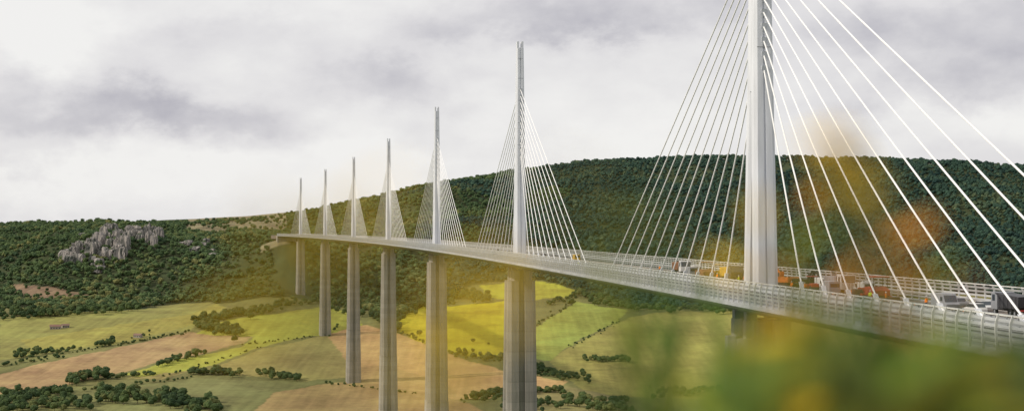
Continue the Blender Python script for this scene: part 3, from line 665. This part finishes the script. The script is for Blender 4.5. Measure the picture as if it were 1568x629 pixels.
st=[(1352,325,.95,[3,3,4],8,.026,.011,.09),(1385,365,.9,[3,3,1],5,.026,.011,.07),(1235,318,1.0,[3,1],8,.03,.010,.1),(1205,380,.95,[3,1,1],6,.03,.009,.08),(1310,215,.75,[4,3],3,.02,.009,.02),(1330,250,.8,[4,3],3,.02,.009,.03),(1290,235,.75,[4],2,.02,.01,.02),
 (1455,480,.9,[3,1,6],6,.03,.011,.06),(1545,585,.85,[3,6,2],6,.03,.012,.05),(1270,450,1.0,[1,3],5,.03,.010,.07),(1400,455,.95,[3,1],5,.03,.009,.07),(1150,350,.8,[1,4],3,.03,.009,.04),(1180,560,1.0,[4,1],5,.03,.01,.05)]
plant('flowering_weed',st,12)
st=[(436,388,.42,[4,4,4],3,.018,.008,.014),(540,345,.40,[4],2,.018,.008,.01),(480,400,.42,[4],2,.018,.008,.01),(905,290,.40,[1,4],2,.018,.008,.015),(740,455,.42,[4],3,.02,.008,.015),(720,500,.42,[4],2,.02,.008,.015)]
plant('autumn_twig',st,13)

# ------------------------------------------------------------ world, sun, camera
wd=bpy.data.worlds.new('World'); scene.world=wd; wd.use_nodes=True; nt=wd.node_tree; nt.nodes.clear(); N=nt.nodes.new; L=nt.links.new
out=N('ShaderNodeOutputWorld'); sky=N('ShaderNodeTexSky'); sky.sky_type='NISHITA'; sky.sun_disc=False
sun_dir=Vector((-.80,-.22,.52)).normalized()
el=math.asin(sun_dir.z); sky.sun_elevation=el; sky.sun_rotation=math.atan2(sun_dir.x,sun_dir.y)
b1=N('ShaderNodeBackground'); b1.inputs[1].default_value=.08; L(sky.outputs[0],b1.inputs[0])
tc=N('ShaderNodeTexCoord'); mp=N('ShaderNodeMapping'); mp.inputs['Scale'].default_value=(1,1,1.7); mp.inputs['Location'].default_value=(5.3,1.7,.9); L(tc.outputs['Generated'],mp.inputs[0])
nz=N('ShaderNodeTexNoise'); nz.inputs['Scale'].default_value=8; nz.inputs['Detail'].default_value=10; nz.inputs['Roughness'].default_value=.56; nz.inputs['Distortion'].default_value=.1; L(mp.outputs[0],nz.inputs['Vector'])
wz=N('ShaderNodeTexNoise'); wz.inputs['Scale'].default_value=13; wz.inputs['Detail'].default_value=7; wz.inputs['Roughness'].default_value=.6; L(mp.outputs[0],wz.inputs['Vector'])
ws=N('ShaderNodeVectorMath'); ws.operation='SUBTRACT'; L(wz.outputs['Color'],ws.inputs[0]); ws.inputs[1].default_value=(.5,.5,.5)
wm=N('ShaderNodeVectorMath'); wm.operation='MULTIPLY'; L(ws.outputs[0],wm.inputs[0]); wm.inputs[1].default_value=(.12,0,.08)
wa=N('ShaderNodeVectorMath'); wa.operation='ADD'; L(tc.outputs['Generated'],wa.inputs[0]); L(wm.outputs[0],wa.inputs[1])
acc=None
for px,py,rx,ry,amp in [(260,185,210,48,-.40),(60,150,120,50,-.22),(580,130,160,50,-.34),(760,35,200,45,-.34),(1000,10,190,50,-.34),(1500,60,210,80,-.46),(1400,150,160,35,-.28),(420,70,150,40,-.12),(30,235,120,25,-.16),(640,215,140,25,-.10),
   (60,55,170,60,.30),(280,20,200,50,.18),(330,270,400,60,.20),(0,290,200,60,.18),(880,150,160,90,.12),(1480,215,160,30,.16),(500,20,150,40,.08)]:
    sb=N('ShaderNodeVectorMath'); sb.operation='SUBTRACT'; L(wa.outputs[0],sb.inputs[0]); sb.inputs[1].default_value=((px-CX)/F,0,(HY-py)/F)
    ml=N('ShaderNodeVectorMath'); ml.operation='MULTIPLY'; L(sb.outputs[0],ml.inputs[0]); ml.inputs[1].default_value=(F/rx/1.3,0,F/ry/1.3)
    ln=N('ShaderNodeVectorMath'); ln.operation='LENGTH'; L(ml.outputs[0],ln.inputs[0])
    mr=N('ShaderNodeMapRange'); mr.interpolation_type='SMOOTHERSTEP'; mr.inputs[1].default_value=0; mr.inputs[2].default_value=1.25; mr.inputs[3].default_value=amp; mr.inputs[4].default_value=0; L(ln.outputs['Value'],mr.inputs[0])
    if acc is None: acc=mr.outputs[0]
    else:
        ad=N('ShaderNodeMath'); L(acc,ad.inputs[0]); L(mr.outputs[0],ad.inputs[1]); acc=ad.outputs[0]
of=N('ShaderNodeMath'); L(acc,of.inputs[0]); of.inputs[1].default_value=.05; acc=of.outputs[0]
ad=N('ShaderNodeMath'); ad.operation='MULTIPLY_ADD'; L(nz.outputs['Fac'],ad.inputs[0]); ad.inputs[1].default_value=1.25; L(acc,ad.inputs[2])
cr=N('ShaderNodeValToRGB'); e=cr.color_ramp.elements; e[0].position=.15; e[0].color=(.49,.48,.53,1); e[1].position=.88; e[1].color=(.91,.90,.885,1); k=e.new(.50); k.color=(.75,.735,.75,1)
L(ad.outputs[0],cr.inputs[0]); b2=N('ShaderNodeBackground'); b2.inputs[1].default_value=1.0; L(cr.outputs[0],b2.inputs[0])
mx=N('ShaderNodeMixShader'); mx.inputs[0].default_value=.95; L(b1.outputs[0],mx.inputs[1]); L(b2.outputs[0],mx.inputs[2]); L(mx.outputs[0],out.inputs[0])
sl=bpy.data.lights.new('sun','SUN'); sl.energy=3.5; sl.angle=math.radians(2); sl.color=(1,.90,.75); so=link(bpy.data.objects.new('sun',sl)); so.rotation_euler=sun_dir.to_track_quat('Z','Y').to_euler(); so.location=(0,0,300)
cam=bpy.data.cameras.new('camera'); cam.lens=36*F/1568; cam.sensor_width=36; cam.sensor_fit='HORIZONTAL'; cam.clip_start=.05; cam.clip_end=30000
cam.dof.use_dof=True; cam.dof.focus_distance=600; cam.dof.aperture_fstop=2.0
co=link(bpy.data.objects.new('camera',cam)); co.location=(0,0,0); co.rotation_euler=(math.radians(90)+math.atan((HY-314.5)/F),0,0); scene.camera=co
scene.view_settings.view_transform='Standard'; scene.view_settings.look='None'; scene.view_settings.exposure=0
